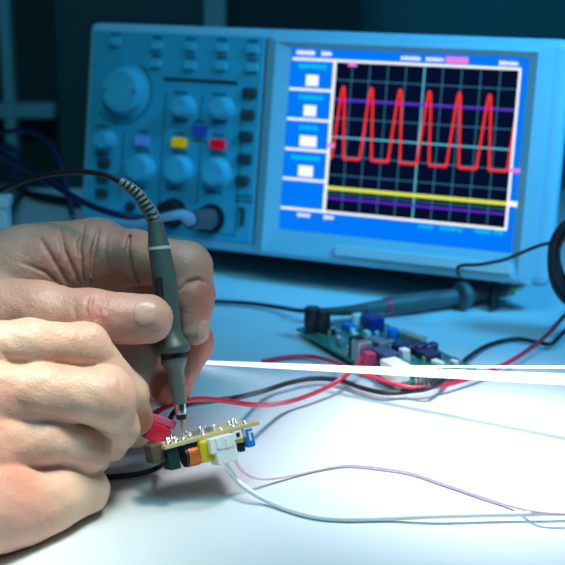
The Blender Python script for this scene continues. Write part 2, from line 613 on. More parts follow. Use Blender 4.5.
mb.build('red_trace', glow('display_red', (0.95, 0.03, 0.03), 1.0), disp)
# white frame lines and menu separators
y = layer(); mb = MB()
wd = .0017
quadstrip(mb, [(sl + .002, gt), (gr, gt)], wd, y)
quadstrip(mb, [(gr, gt), (gr, gb)], wd, y)
quadstrip(mb, [(sl + .001, gb), (gr, gb)], wd, y)
quadstrip(mb, [(gl, gt), (gl, gb)], wd * 1.3, y)
for yy in ((88.8, 90.8), (118.8, 121), (149, 151.6), (178.6, 182)):
    vv = (DP(290, yy[0])[1] + DP(330, yy[1])[1]) / 2
    quadstrip(mb, [(sl + .001, vv), (gl, vv)], wd, y)
# white menu value boxes
for px, py, wb, hb in [(312.3, 80.5, 11, 12), (310, 110.8, 11, 12), (308.2, 141.3, 19, 12), (305.7, 171.2, 15, 12)]:
    c = DP(px, py); quadstrip(mb, [c - (wb * K / 2 * .62, 0), c + (wb * K / 2 * .62, 0)], hb * K * .9, y)
c = DP(513.5, 204); quadstrip(mb, [c - (.002, 0), c + (.002, 0)], .0035, y)
mb.build('frame_lines', glow('display_white', (0.95, 1.0, 1.0), 1.0), disp)
# small illegible screen text: runs of little marks
def stext(name, runs, m):
    y = layer()
    for px, py, wpx, hpx in runs:
        mb = MB()
        c = DP(px, py); n = max(2, int(wpx / 3.4)); w_ = wpx * K
        for k in range(n):
            a = c + (-w_ / 2 + w_ * (k + .5) / n, 0)
            hh = hpx * K * random.uniform(.75, 1)
            quadstrip(mb, [a - (w_ / n * .33, 0), a + (w_ / n * .33, 0)], hh * .45, y)
            quadstrip(mb, [a - (w_ / n * .22, hh / 2), a - (w_ / n * .22, -hh / 2)], w_ / n * .3, y)
        mb.build(name, m, disp)
stext('status_text', [(306, 52.8, 20, 5.5), (327, 53.8, 11, 5.5), (411, 58.5, 20, 4.5), (435, 59.5, 18, 4.5), (509, 63.5, 18, 5), (304, 215.2, 14, 4.5), (329, 217.5, 11, 5)], MATS['display_white'])
stext('menu_text', [(313, 66.5, 30, 5.5), (311, 97.5, 27, 5.5), (308.5, 127.8, 20, 5.5), (306, 158, 32, 5.5), (426, 227, 16, 4), (448, 228.5, 16, 4), (458, 230, 10, 4), (483, 232, 16, 4), (499, 233, 10, 4)], glow('display_cyan', (0.0, 0.62, 0.80), 1.0))
y = layer()
for px, py, hw, hh in [(352.8, 64.2, .0022, .003), (457, 60.3, .0062, .0042), (514.5, 170.5, .003, .0024), (331.5, 145.5, .0018, .0028)]:
    mb = MB(); c = DP(px, py)
    quadstrip(mb, [c - (hw, 0), c + (hw, 0)], hh, y)
    mb.build('trigger_mark', glow('display_pink', (0.85, 0.22, 0.75), 1.0), disp)

# ------------------------------------------------------------------ distance-field hands
def smin(a, b, k):
    h = np.maximum(k - np.abs(a - b), 0) / k
    return np.minimum(a, b) - h * h * k * 0.25


class Hand:
    def __init__(self):
        self.groups = []      # list of (list of chains, k inside chain)
        self.palm = []
        self.carve = []
        self.flush = []

    @staticmethod
    def conv(pts):
        out = []
        for px, py, d, r in pts:
            out.append((P(px, py, d / 1000.0), r * d / 1000.0 / F_PX))
        return out

    def finger(self, pts, k=.004):
        self.groups.append((self.conv(pts), k))

    def mass(self, pts):
        self.palm.append(self.conv(pts))

    @staticmethod
    def seg(p, a, ra, b, rb):
        ba = (b - a).astype(np.float32)
        pa = p - a.astype(np.float32)
        h = np.clip((pa @ ba) / max(float(ba @ ba), 1e-12), 0, 1)
        d = pa - h[..., None] * ba
        return np.sqrt((d * d).sum(-1)) - (ra + (rb - ra) * h).astype(np.float32)

    def chain(self, p, ch, k):
        d = None
        for (a, ra), (b, rb) in zip(ch[:-1], ch[1:]):
            s = self.seg(p, a, ra, b, rb)
            d = s if d is None else smin(d, s, k)
        return d

    def base(self, p):
        f = None
        for ch, k in self.groups:
            s = self.chain(p, ch, k)
            f = s if f is None else smin(f, s, .0016)
        q = None
        for ch in self.palm:
            s = self.chain(p, ch, .012)
            q = s if q is None else smin(q, s, .012)
        return smin(f, q, self.kp)

    kp = .009

    def sdf(self, p):
        d = self.base(p)
        x, y_, z = p[..., 0] * 1000, p[..., 1] * 1000, p[..., 2] * 1000     # soft unevenness of flesh, in mm
        d = d + (.00014 * np.sin(x * .42 + 1.3 * np.sin(z * .23)) * np.sin(z * .50 + y_ * .31 + .9 * np.sin(x * .17))
                 + .00005 * np.sin(x * 1.05 + z * .7 + 2 * np.sin(z * .33)) * np.sin(z * 1.1 - x * .4 + y_)).astype(np.float32)
        for pl, r, k in self.carve:
            c = None
            for (a, ra), (b, rb) in zip(pl[:-1], pl[1:]):
                s = self.seg(p, a, ra, b, rb)
                c = s if c is None else np.minimum(c, s)
            d = -smin(-d, c, k)
        return d

    def march(self, px, py, d0=.45, f=None):
        f = f or self.base
        r = np.array([ray(a, b) for a, b in zip(px, py)])
        L = np.linalg.norm(r, axis=1)
        t = np.full(len(px), d0)
        for _ in range(90):
            t = t + f((CAM + r * t[:, None]).astype(np.float32)) / L * .9
        return CAM + r * t[:, None]

    def crease(self, pix, r=1.0, depth=.3, k=.0016):
        """groove pressed into the surface along a line seen at these pixels; r in mm"""
        pix = np.array(pix, float)
        s = np.linspace(0, len(pix) - 1, len(pix) * 3 - 2)
        x = np.interp(s, range(len(pix)), pix[:, 0]); y = np.interp(s, range(len(pix)), pix[:, 1])
        pts = self.march(x, y)
        n = self.normal(pts)
        taper = np.sin(np.linspace(.25, math.pi - .25, len(s)))
        pl = [(p + nn * r * .001 * (1 - depth), max(r * .001 * tt, .0002)) for p, nn, tt in zip(pts, n, taper)]
        self.pending = getattr(self, 'pending', []) + [(pl, r, k)]

    def commit(self):
        self.carve = self.pending

    def normal(self, p, f=None):
        f = f or self.base
        e = 4e-4
        g = np.stack([f((p + e * np.eye(3)[i]).astype(np.float32)) - f((p - e * np.eye(3)[i]).astype(np.float32)) for i in range(3)], -1)
        return g / (np.linalg.norm(g, axis=-1, keepdims=True) + 1e-9)

    def mesh(self, name, m, lo, hi, h=.0010):
        lo, hi = np.array(lo), np.array(hi)
        n = np.ceil((hi - lo) / h).astype(int) + 1
        f = np.empty(n, np.float32)
        ys, zs = np.meshgrid(lo[1] + h * np.arange(n[1]), lo[2] + h * np.arange(n[2]), indexing='ij')
        for i0 in range(0, n[0], 16):
            xs = lo[0] + h * np.arange(i0, min(i0 + 16, n[0]))
            p = np.empty((len(xs), n[1], n[2], 3), np.float32)
            p[..., 0] = xs[:, None, None]; p[..., 1] = ys; p[..., 2] = zs
            f[i0:i0 + len(xs)] = self.sdf(p)
        for ax in range(3):
            for e in (0, -1):
                sl_ = [slice(None)] * 3; sl_[ax] = e
                f[tuple(sl_)] = np.maximum(f[tuple(sl_)], h * .5)
        v, q = surface_nets(f)
        v = lo + v * h
        inner = np.all((v > lo + 2 * h) & (v < hi - 2 * h), axis=1)
        for _ in range(2):
            d = self.sdf(v.astype(np.float32)); nn = self.normal(v, self.sdf)
            step = np.clip(d, -h * .5, h * .5)[:, None] * nn
            v[inner] -= .8 * step[inner]
        me = bpy.data.meshes.new(name)
        me.from_pydata([tuple(x) for x in v], [], [tuple(x) for x in q])
        me.polygons.foreach_set('use_smooth', [True] * len(me.polygons))
        fl = np.zeros(len(v))
        for c, r, s in self.flush:
            dd = np.linalg.norm(v - c, axis=1)
            fl = np.maximum(fl, s * np.exp(-(dd / r) ** 2))
        at = me.attributes.new('flush', 'FLOAT', 'POINT')
        at.data.foreach_set('value', fl.astype(np.float32))
        me.materials.append(m)
        o = bpy.data.objects.new(name, me)
        COL.objects.link(o)
        return o

    def blush(self, px, py, r_px, s=.8):
        p = self.march(np.array([px], float), np.array([py], float))[0]
        self.flush.append((p, r_px * .00043, s))

    def nail(self, parent, cx, cy, ang, la, lb, tip=None, thick=.0005, power=3.0):
        """fingernail: a curved plate that follows the fingertip's surface"""
        ca, sa = math.cos(ang), math.sin(ang)
        N = 14
        rr = np.linspace(0, 1, 7)
        px, py = [cx], [cy]
        for r in rr[1:]:
            for k in range(28):
                t = 2 * math.pi * k / 28
                c, s = math.cos(t), math.sin(t)
                c = math.copysign(abs(c) ** (2 / power), c); s = math.copysign(abs(s) ** (2 / power), s)
                a, b = la * r * c, lb * r * s
                px.append(cx + a * ca - b * sa); py.append(cy + a * sa + b * ca)
        px, py = np.array(px), np.array(py)
        for _ in range(14):
            p = self.march(px, py, f=self.sdf)
            miss = (np.linalg.norm(p - CAM, axis=1) > .66) | ~np.isfinite(p[:, 0]) | (np.abs(self.sdf(p.astype(np.float32))) > 3e-4)
            if not miss.any(): break
            px[miss] = cx + (px[miss] - cx) * .88; py[miss] = cy + (py[miss] - cy) * .88
        n = self.normal(p, self.sdf)
        lift = np.r_[thick * 1.1, np.repeat([thick * (1.1 if r < .9 else .5) for r in rr[1:]], 28)]
        top = p + n * lift[:, None]
        bot = p - n * .0008
        M_ = len(top)
        vs = list(top) + list(bot)
        fs = []
        for k in range(28):
            k2 = (k + 1) % 28
            fs.append((0, 1 + k, 1 + k2)); fs.append((M_, M_ + 1 + k2, M_ + 1 + k))
            for i in range(5):
                a, b = 1 + i * 28, 1 + (i + 1) * 28
                fs.append((a + k, b + k, b + k2, a + k2))
            a = 1 + 5 * 28
            fs.append((a + k, M_ + a + k, M_ + a + k2, a + k2))
        return MB().add(vs, fs, True).build('fingernail', M_NAIL, parent)


def surface_nets(f):
    s = f < 0
    n = np.array(f.shape)
    cnt = np.zeros(n - 1, np.int8)
    offs = [(i, j, k) for i in (0, 1) for j in (0, 1) for k in (0, 1)]
    def sub(a, o): return a[o[0]:o[0] + n[0] - 1, o[1]:o[1] + n[1] - 1, o[2]:o[2] + n[2] - 1]
    for o in offs:
        cnt += sub(s, o)
    mixed = (cnt > 0) & (cnt < 8)
    cells = np.argwhere(mixed)
    idx = np.full(n - 1, -1, np.int64)
    idx[mixed] = np.arange(len(cells))
    acc = np.zeros((len(cells), 3)); c = np.zeros(len(cells))
    for a in offs:
        for ax in range(3):
            if a[ax]: continue
            b = list(a); b[ax] = 1
            fa = f[cells[:, 0] + a[0], cells[:, 1] + a[1], cells[:, 2] + a[2]]
            fb = f[cells[:, 0] + b[0], cells[:, 1] + b[1], cells[:, 2] + b[2]]
            x = (fa < 0) != (fb < 0)
            t = np.where(x, fa / np.where(x, fa - fb, 1), 0)
            pt = np.array(a, float)[None] + t[:, None] * np.eye(3)[ax][None]
            acc[x] += pt[x]; c[x] += 1
    v = cells + acc / c[:, None]
    quads = []
    for ax in range(3):
        b, d = (ax + 1) % 3, (ax + 2) % 3
        lo = [slice(None)] * 3; hi = [slice(None)] * 3
        lo[ax] = slice(0, -1); hi[ax] = slice(1, None)
        cr = s[tuple(lo)] != s[tuple(hi)]
        e = np.argwhere(cr)
        e = e[(e[:, b] > 0) & (e[:, d] > 0) & (e[:, b] < n[b] - 1) & (e[:, d] < n[d] - 1)]
        def at(db, dd):
            q = e.copy(); q[:, b] += db; q[:, d] += dd
            return idx[q[:, 0], q[:, 1], q[:, 2]]
        qd = np.stack([at(-1, -1), at(0, -1), at(0, 0), at(-1, 0)], 1)
        fl = ~s[e[:, 0], e[:, 1], e[:, 2]]
        qd[fl] = qd[fl][:, ::-1]
        quads.append(qd)
    return v, np.concatenate(quads)


# ---- far hand: holds the probe
H1 = Hand()
H1.kp = .007
H1.finger([(-40, 318, 556, 40), (40, 313, 548, 30), (92, 318, 545, 27), (148, 319, 549, 25)], .005)                       # thumb
H1.finger([(62, 262, 594, 33), (135, 257, 588, 26), (187, 267, 583, 24), (193, 296, 579, 20.5), (195, 331, 575, 14.5)], .004)   # index
H1.finger([(70, 296, 612, 33), (160, 300, 610, 27), (187, 342, 598, 25), (171, 386, 582, 21)], .004)                      # middle
H1.finger([(55, 330, 620, 32), (135, 340, 622, 26), (160, 378, 612, 24), (125, 400, 598, 20)], .004)                      # ring
H1.finger([(45, 355, 620, 28), (100, 372, 622, 23), (118, 400, 612, 20), (92, 415, 600, 17)], .004)                       # little
H1.mass([(95, 260, 602, 43), (30, 275, 600, 45), (-50, 298, 598, 54), (-280, 330, 600, 66)])
H1.mass([(60, 310, 612, 44), (-20, 325, 606, 52), (-140, 330, 596, 60)])
H1.mass([(20, 312, 556, 30), (-70, 318, 570, 48)])
for ln, r in [([(40, 238), (52, 258), (68, 284)], .9), ([(60, 228), (64, 250), (80, 284)], .9), ([(84, 224), (79, 245), (84, 285)], 1.0),
              ([(99, 226), (93, 250), (90, 284)], 1.3), ([(130, 229), (127, 250), (131, 272), (141, 287)], 2.3),
              ([(178, 291), (188, 282), (199, 279), (209, 284)], 1.1), ([(20, 262), (45, 272), (60, 286)], .7), ([(107, 232), (104, 250), (108, 270)], .5),
              ([(97, 295), (94, 305), (96, 320)], .8), ([(103, 294), (99, 306), (101, 322)], .7), ([(110, 294), (105, 304), (104, 312)], .6),
              ([(88, 297), (86, 308), (88, 318)], .5), ([(75, 300), (74, 310), (76, 320)], .4), ([(155, 238), (153, 256), (156, 275)], .5)]:
    H1.crease(ln, min(r, 1.3), 1.0 + .5 * min(r, 1.6), .0012)
H1.commit()
for a in [(60, 262, 40, .5), (110, 265, 30, .6), (98, 312, 22, .7), (205, 300, 25, .9), (205, 350, 35, 1.0), (175, 395, 30, 1.0), (150, 355, 40, 1.2), (125, 330, 25, .5)]:
    H1.blush(*a)
lo = np.array([P(-260, 300, .60)[0], .50, .005]); hi = np.array([P(222, 300, .59)[0], .70, .125])
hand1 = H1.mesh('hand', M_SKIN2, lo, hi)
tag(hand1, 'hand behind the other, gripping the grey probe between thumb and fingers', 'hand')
H1.nail(hand1, 146.5, 312.5, math.radians(-8), 13, 12)
H1.nail(hand1, 203, 331, math.radians(105), 11, 5.5)
H1.nail(hand1, 166, 397, math.radians(112), 14, 7)

# ---- near hand: pinches the red clip
H2 = Hand()
H2.kp = .012
H2.finger([(-45, 348, 512, 27), (30, 343, 522, 23), (86, 345, 533, 21.5), (129, 393, 550, 18), (139.5, 421, 561, 14)], .004)    # index
H2.finger([(-45, 388, 508, 32), (40, 391, 520, 27.5), (106, 397, 531, 28.5), (119, 428, 545, 18.5), (113, 446, 556, 15)], .005)  # middle
H2.finger([(-45, 444, 506, 31), (40, 439, 522, 24), (88, 448, 537, 21.5), (92, 456, 555, 17), (70, 462, 560, 14)], .004)         # ring
H2.finger([(-45, 510, 502, 44), (0, 506, 512, 38), (50, 497, 529, 31.5), (85, 490, 542, 25)], .006)                              # little
H2.finger([(-50, 390, 548, 34), (40, 385, 566, 26), (100, 410, 574, 21), (136, 433, 578, 15)], .005)                             # thumb behind
H2.mass([(-60, 355, 512, 34), (-50, 440, 508, 42), (-50, 505, 500, 46)])
H2.mass([(-30, 420, 530, 60), (-140, 430, 500, 78), (-280, 430, 480, 84)])
H2.mass([(-10, 508, 512, 40), (20, 512, 519, 29)])
for ln, r in [([(84, 324), (88, 335), (87, 350)], .5), ([(91, 328), (94, 338), (93, 352)], .5), ([(79, 324), (80, 335), (80, 345)], .35),
              ([(109, 372), (111, 390), (109, 408)], .5), ([(119, 376), (121, 390), (119, 410)], .5), ([(99, 438), (102, 450), (99, 462)], .4),
              ([(0, 352), (14, 361), (40, 367)], 1.0), ([(18, 402), (30, 412), (60, 419)], .9), ([(30, 464), (45, 467), (60, 465)], .8), ([(52, 533), (50, 524), (46, 520)], .7)]:
    H2.crease(ln, r * 1.2)
H2.commit()
for a in [(88, 345, 24, .45), (60, 358, 20, .5), (118, 395, 26, .4), (60, 412, 22, .5), (102, 450, 20, .7), (15, 480, 40, .8), (30, 520, 40, .6), (145, 420, 20, .9), (5, 400, 35, .6)]:
    H2.blush(*a)
lo = np.array([P(-260, 400, .50)[0], .44, -.002]); hi = np.array([P(165, 400, .56)[0], .62, .115])
hand2 = H2.mesh('hand', M_SKIN, lo, hi)
tag(hand2, 'hand nearest the camera with curled fingers stacked, pinching a red clip', 'hand')

# ------------------------------------------------------------------ probe held in the far hand
PD = .563
px2m = PD / F_PX
probe = empty('probe', P(183, 431, PD), 'grey oscilloscope probe held upright, its needle touching the small board', 'probe', world_children=True)
def PP(pts, d=PD): return [P(x, y, d) for x, y in pts]
def prof(pts):  # (px, py, r)
    return [P(x, y, PD) for x, y, r in pts], [r * px2m for x, y, r in pts]
c, r = prof([(155, 222, 7.6), (157, 235, 9.2), (159, 247, 11), (163, 270, 12), (167, 298, 12), (169.5, 318, 10.5), (170.5, 330, 10.5), (171.2, 338, 13.5), (171.8, 344, 17.5), (172.2, 347, 18.8), (172.6, 351, 18.5), (172.8, 353, 15)])
MB().tube(c, r, n=32, sub=4).build('body', M_PROBE, probe)
c, r = prof([(172.7, 352, 11), (173.4, 357, 11.5), (173.7, 358.5, 13.6), (174.2, 362, 13.4), (175, 367, 10.5), (176, 373, 8.3), (178, 388, 7.6), (180, 404, 7.0)])
MB().tube(c, r, n=28, sub=4).build('stem', M_STEM, probe)
c, r = prof([(172.5, 351, 12.5), (173.5, 358.5, 12.4)])
MB().tube(c, r, n=28, spline=False).build('neck', M_BLACK, probe)
c, r = prof([(158.9, 246.5, 11.35), (159.2, 249.5, 11.5)])
MB().tube(c, r, n=32, spline=False).build('ring_band', mat('pale_ring', (.42, .52, .52), .4), probe)
c, r = prof([(180, 403, 5.6), (180.4, 408, 5.6), (181.2, 416, 5.2), (181.4, 418.5, 4.0)])
o = MB().tube(c, r, n=20, spline=False).build('tip_sleeve', M_CHROME, probe)
c, r = prof([(181.2, 414.5, 5.6), (181.5, 418.5, 5.2), (181.6, 420, 3.2)])
MB().tube(c, r, n=20, spline=False).build('tip_insulator', M_BLACK, probe)
c, r = prof([(181.5, 418, 2.1), (182.5, 426, 1.8), (183.3, 433.5, .7)])
MB().tube(c, r, n=12, spline=False).build('needle', M_GOLD, probe)
# slide switch slot on the side facing us
a, b = P(158.5, 278, PD - .0048), P(160.5, 296, PD - .0048)
MB().tube([a, b], [.0016, .0016], n=10, spline=False).build('slide_switch', M_BLACK, probe)
# ribbed strain relief
c, r = prof([(120, 181.5, 4.6), (129, 187, 5.6), (138, 195, 6.4), (146, 206, 7.2), (151.5, 214, 7.4), (155, 223, 7.6)])
boot = MB().tube(c, r, n=20, sub=6).build('cable_boot', mat('boot_rubber', (0.10, 0.19, 0.20), .5), probe)
ctr = [np.array(x) for x in c]
mb = MB()
tt = np.linspace(.10, .93, 10)
L = np.r_[0, np.cumsum([np.linalg.norm(b - a) for a, b in zip(ctr[:-1], ctr[1:])])]; L /= L[-1]
for i, t in enumerate(tt):
    def at(t): return np.array([np.interp(t, L, [p[j] for p in ctr]) for j in range(3)])
    p, tg = at(t), unit(at(t + .02) - at(t - .02))
    rr_ = np.interp(t, L, r)
    side = unit(np.cross(tg, FW))
    for sgn, ph in ((1, 0.0), (-1, 0.0)):
        pts = []
        for an in np.linspace(-.55, .85, 7):
            dirv = -FW * math.cos(an) + side * sgn * math.sin(an)
            pts.append(p + unit(dirv - tg * (dirv @ tg)) * rr_ * 1.0)
        if sgn == 1:
            mb.tube(pts, rr_ * .20, n=6, spline=False)
mb.build('strain_slots', M_BLACK, boot)
cab = [P(-60, 222, .64), P(-25, 204, .625), P(0, 191, .612), (P(25, 180.5, .597)), P(52, 174, .585), P(82, 172, .575), P(104, 175, .568), P(121, 182, .5635)]
MB().tube(cab, .00128, n=10).build('cable', M_CABLE, probe)

# ------------------------------------------------------------------ small board being tested
BD = .566
bo = P(212, 432, BD)
ex = unit(P(260, 416.5, BD + .012) - P(165, 441.5, BD - .009))
los = unit(ray(212, 432))
up0 = unit(np.cross(los, np.cross(np.cross(ex, los), los)) * 0 + np.cross(np.cross(ex, los), ex) * 0 + np.array([0, 0, 1.0]))
ez_ = unit(np.cross(ex, los)); ez_ = ez_ if ez_[2] > 0 else -ez_   # image-up, perpendicular to ex
a_ = math.radians(8)
ez = unit(ez_ * math.cos(a_) - los * math.sin(a_))                # tipped towards us so that the top shows
ez = unit(ez - ex * (ez @ ex))
ey = np.cross(ez, ex)
BM = frame(bo, ex, ey, ez)
brd = empty('circuit_board', BM, 'small tan circuit board with copper coil and white plug under the probe tip', 'circuit board')
def B(px, py, yl=0.0):
    """board-local (x, z) on the plane y=yl seen at a pixel"""
    r = ray(px, py)
    t = ((bo + ey * yl - CAM) @ ey) / (r @ ey)
    q = CAM + r * t - bo
    return np.array([q @ ex, q @ ez])
yf = -.011                                   # front edge of the board
xl = B(164, 444, yf)[0]; xr = B(259, 420, yf)[0]
zt = B(212, 433.6, yf)[1]
TH = .0016
MB().box((xl, yf, zt - TH), (xr, -yf, zt), bev=.0002).build('substrate', M_TAN, brd)
# rows of solder joints on top
mb_rows = []
for i in range(30):
    xx = random.uniform(xl + .002, xr - .003); yy = random.uniform(yf + .0012, .009)
    rr_ = random.uniform(.0005, .0010)
    hh = random.uniform(.0007, .0022)
    MB().lathe((xx, yy, zt - .0001), (0, 0, 1), [(0, rr_ * 1.2), (hh * .4, rr_ * .8), (hh, rr_ * .25), (hh * 1.05, .00005)], n=8).build('solder_joint', M_SOLDER, brd)
for i in range(5):
    xx = B(170 + i * 4, 440, yf)[0]
    MB().lathe((xx, yf + .003 + (i % 2) * .003, zt - .0001), (0, 0, 1), [(0, .0013), (.0009, .0010), (.0016, .0004), (.0017, .00005)], n=10).build('solder_joint', M_SOLDER, brd)
for i in range(7):
    xx = B(196 + i * 4.3, 436, yf)[0]
    MB().box((xx - .0006, yf + .006, zt - .0001), (xx + .0006, yf + .0078, zt + .0022), bev=.0002).build('chip', M_WHITEP if i % 3 == 0 else M_RAD, brd)
def bbox(name, px0, py0, px1, py1, y0, y1, m, bev=.0006, lab=None, par=None, top=False):
    """component hanging under the board, its front face between two pixels"""
    p, q = B(px0, py0, y0), B(px1, py1, y0)
    z1 = zt - TH if top else p[1]
    o = MB().box((p[0], y0, q[1]), (q[0], y1, z1), bev=bev).build(name, m, par or brd)
    if lab: o['label'] = lab
    return o
bbox('transistor', 167, 448, 182, 468, yf + .001, yf + .010, M_DGREEN, lab='dark green block', top=True)
# coil: copper drum between two black cheeks, axis along the board
p0, p1 = B(185, 443, yf + .002), B(201, 460, yf + .002)
zc = (B(193, 449, yf)[1] + B(195, 462, yf)[1]) / 2
rc = .0050
mb = MB(); n_t = 12
prf = [(0, .0001), (.00005, rc * .92)]
for k in range(n_t):
    d = (p1[0] - p0[0]) * k / n_t; s_ = (p1[0] - p0[0]) / n_t
    prf += [(d + s_ * .1, rc * .94), (d + s_ * .5, rc), (d + s_ * .9, rc * .94)]
prf += [(p1[0] - p0[0], rc * .92), (p1[0] - p0[0] + .00005, .0001)]
mb.lathe((p0[0], yf + .0045, zc), (1, 0, 0), prf, n=28)
mb.build('copper_coil', M_COPPER, brd)
for xx in (p0[0] - .0012, p1[0]):
    MB().lathe((xx, yf + .0045, zc), (1, 0, 0), [(0, .0001), (.00005, .0046), (.00115, .0046), (.0012, .0001)], n=28).build('coil_cheek', M_BLACK, brd)
bbox('mount_block', 183, 444, 203, 449, yf + .001, yf + .012, M_BLACK, top=True)
bbox('transformer', 198.5, 441, 217, 460, yf - .0015, yf + .014, M_YELLOW, bev=.0016, lab='yellow taped transformer', top=True)
wp = bbox('connector_plug', 208.5, 438, 236.5, 448, yf - .0042, yf + .005, M_WHITEP, bev=.0005, lab='white plastic plug', top=True)
bbox('plug_skirt', 215.5, 449, 239.5, 460, yf - .0042, yf + .004, M_WHITEP, bev=.0005, lab='white plastic plug skirt')
for i in range(2):
    p = B(217 + i * 10, 441, yf - .0042)
    MB().box((p[0] - .0007, yf - .0046, p[1] - .0030), (p[0] + .0007, yf - .004, p[1] + .0012), bev=.0002).build('plug_latch', M_WHITEP, brd)
bbox('capacitor', 237, 431, 246, 442, yf + .001, yf + .008, M_YELLOW, bev=.0012, lab='yellow capacitor', top=True)
blu = bbox('trimmer', 244, 426, 256.5, 446, yf - .001, yf + .008, M_BLUEC, bev=.0008, lab='blue component with white mark', top=True)
q_ = B(250, 436, yf - .001)
mb = MB().box((q_[0] - .0005, yf - .0013, q_[1] - .002), (q_[0] + .0004, yf - .0008, q_[1] + .002)).box((q_[0] + .0002, yf - .0013, q_[1] + .0012), (q_[0] + .0018, yf - .0008, q_[1] + .0021))
mb.build('white_mark', M_WHITEP, brd)
for px, py in [(236, 425.5), (247, 422)]:
    p = B(px, py + 2, yf)
    MB().box((p[0] - .0022, yf - .0006, zt - TH - .0036), (p[0] + .0022, yf + .003, zt - TH), bev=.0003).build('chip_resistor', M_WHITEP, brd)
    MB().box((p[0] - .0009, yf - .0009, zt - TH - .0026), (p[0] + .0008, yf + .001, zt - TH - .0008), bev=.0002).build('chip_body', M_BLACK, brd)
bbox('diode', 239, 444, 246, 451, yf + .002, yf + .007, M_BLACK, bev=.0005)
p = B(242, 446, yf + .002)
MB().box((p[0] - .0008, yf + .004, p[1] - .001), (p[0] + .0008, yf + .005, zt - TH + .0002), bev=.0001).build('diode_leg', M_SOLDER, brd)
bbox('terminal_block', 150, 446, 167, 461, yf + .004, yf + .013, M_TANP, bev=.0008, lab='tan terminal block')

# red clip in the near hand's fingertips
clip = empty('clip', P(158, 434, .562), 'red crocodile clip insulator pinched by the near fingertips at the board', 'clip', world_children=True)
ca, cb = P(148, 428, .562), P(167, 437, .5645)
cx_ = unit(cb - ca); cz = unit(np.cross(cx_, unit(ray(158, 434)))); cz = cz if cz[2] > 0 else -cz
cy = np.cross(cz, cx_)
CM = frame((ca + cb) / 2, cx_, cy, cz)
MB().box((-.0056, -.0030, -.0046), (.0050, .004, .0036), CM, bev=.0012).build('sleeve', M_RED, clip)
MB().box((-.0054, -.002, .0036), (.0064, .004, .0072), CM @ Matrix.Rotation(math.radians(-6), 4, 'Y'), bev=.0010).build('lever', mat('pink_plastic', (.72, .10, .22), .3), clip)
MB().box((.0045, -.0012, -.0026), (.0085, .0012, -.0012), CM, bev=.0003).build('jaw', M_CHROME, clip)

# ------------------------------------------------------------------ wires
def wire(name, pts, r, m, label, cat='wire', group=None):
    o = MB().tube(pts, r, n=10).build(name, m)
    return tag(o, label, cat, group)
# red lead from behind the probe tip to the green board
wire('red_wire', [P(154, 414, .577), P(163, 408.5, .577), P(174, 404, .577), P(186, 400.5, .58), P(208, 399, .59), P(232, 402, .60), P(258, 405, .612), G(285, 402.5, .007), G(312, 394, .006), G(338, 381, .008), G(353, 369, .010), G(362, 359, .012)], .00125, M_RED,
     'red wire curving from the probe tip to the green board')
wire('red_wire', [G(262, 361.5, .0015), G(285, 357.5, .002), G(310, 356.5, .0025), G(330, 361, .0045), G(350, 369, .0095), G(372, 377, .0095), G(398, 385, .0075), G(420, 388, .006), G(445, 385, .005), G(475, 376.5, .0045), G(505, 364, .005), G(528, 350, .006), G(548, 334, .008), G(566, 314, .010), G(590, 290, .010)], .00125, M_RED,
     'red wire rising past the light rod to the right edge')
wire('black_wire', [P(166, 437, .581), P(170, 420, .583), P(178, 409, .585), P(192, 403.5, .59), P(215, 400.5, .605), P(240, 397, .615), G(265, 390.5, .006), G(290, 382.5, .005), G(315, 378.5, .004), G(340, 380.5, .004), G(362, 388, .004), G(385, 392.8, .004), G(408, 391.5, .004), G(432, 387, .0075), G(452, 373, .005), G(470, 356, .003), G(490, 344.5, .002), G(515, 339, .002), G(535, 341.5, .003), G(551, 344, .004), G(563, 333, .005), G(580, 318, .004)], .00135, M_CABLE,
     'black wire winding from the probe tip across to the right edge')
wire('black_lead', [P(172, 452, .565), P(168, 460, .565), G(158, 467.5, .004), G(143, 473, .0022), G(122, 476, .0015), G(95, 477, .0013), G(60, 474, .0013)], .00125, M_CABLE,
     'short black lead running under the curled fingers from the board')
wire('white_wire', [P(225, 459, .5545), P(227, 466, .554), G(236, 479, .008), G(250, 491, .005), G(268, 501, .002), G(290, 510, .0013), G(315, 516.5, .0013), G(345, 519, .0013), G(390, 518, .0015), G(440, 516, .003), G(500, 514.5, .003), G(560, 513.5, .003), G(620, 513, .002)], .00115, M_WHITEW,
     'white wire sweeping from the white plug across the bench')
wire('pink_wire', [P(234.5, 457, .5545), P(236, 462, .556), G(243, 471, .010), G(254, 477, .006), G(270, 478.5, .003), G(300, 473.5, .0012), G(330, 467, .0012), G(352, 465, .0012), G(385, 468.5, .0012), G(412, 473, .0012), G(445, 484, .0012), G(480, 496, .0012), G(515, 507, .0016), G(545, 513, .0055), G(600, 515, .004)], .0008, M_PINKW,
     'thin pink wire with gentle bends from the white plug')

# ------------------------------------------------------------------ green board
A = G(296, 337); Bq = G(394, 394); Cq = G(464, 372)
gx = unit(Bq - A); gyv = Cq - Bq; gyv -= gx * (gyv @ gx)
GW, GD = np.linalg.norm(Bq - A), np.linalg.norm(gyv)
gy = unit(gyv); gz = np.array([0, 0, 1.0])
GB0 = .004
GM = frame(A + gz * GB0, gx, gy, gz)
gb_ = empty('circuit_board', GM, 'green populated circuit board lying on the bench below the oscilloscope', 'circuit board')
def Q(px, py, h=0.0):
    q = G(px, py, GB0 + .0016 + h) - A
    return q @ gx, q @ gy
MB().box((0, 0, 0), (GW, GD, .0016), bev=.0002).build('substrate', M_GREEN, gb_)
for (fx, fy) in ((.006, .006), (GW - .006, .006), (.006, GD - .006), (GW - .006, GD - .006)):
    MB().lathe((fx, fy, -GB0), (0, 0, 1), [(0, .002), (GB0, .002), (GB0 + .0001, .0001)], n=12).build('standoff', M_WHITEP, gb_)
ZT = .0016
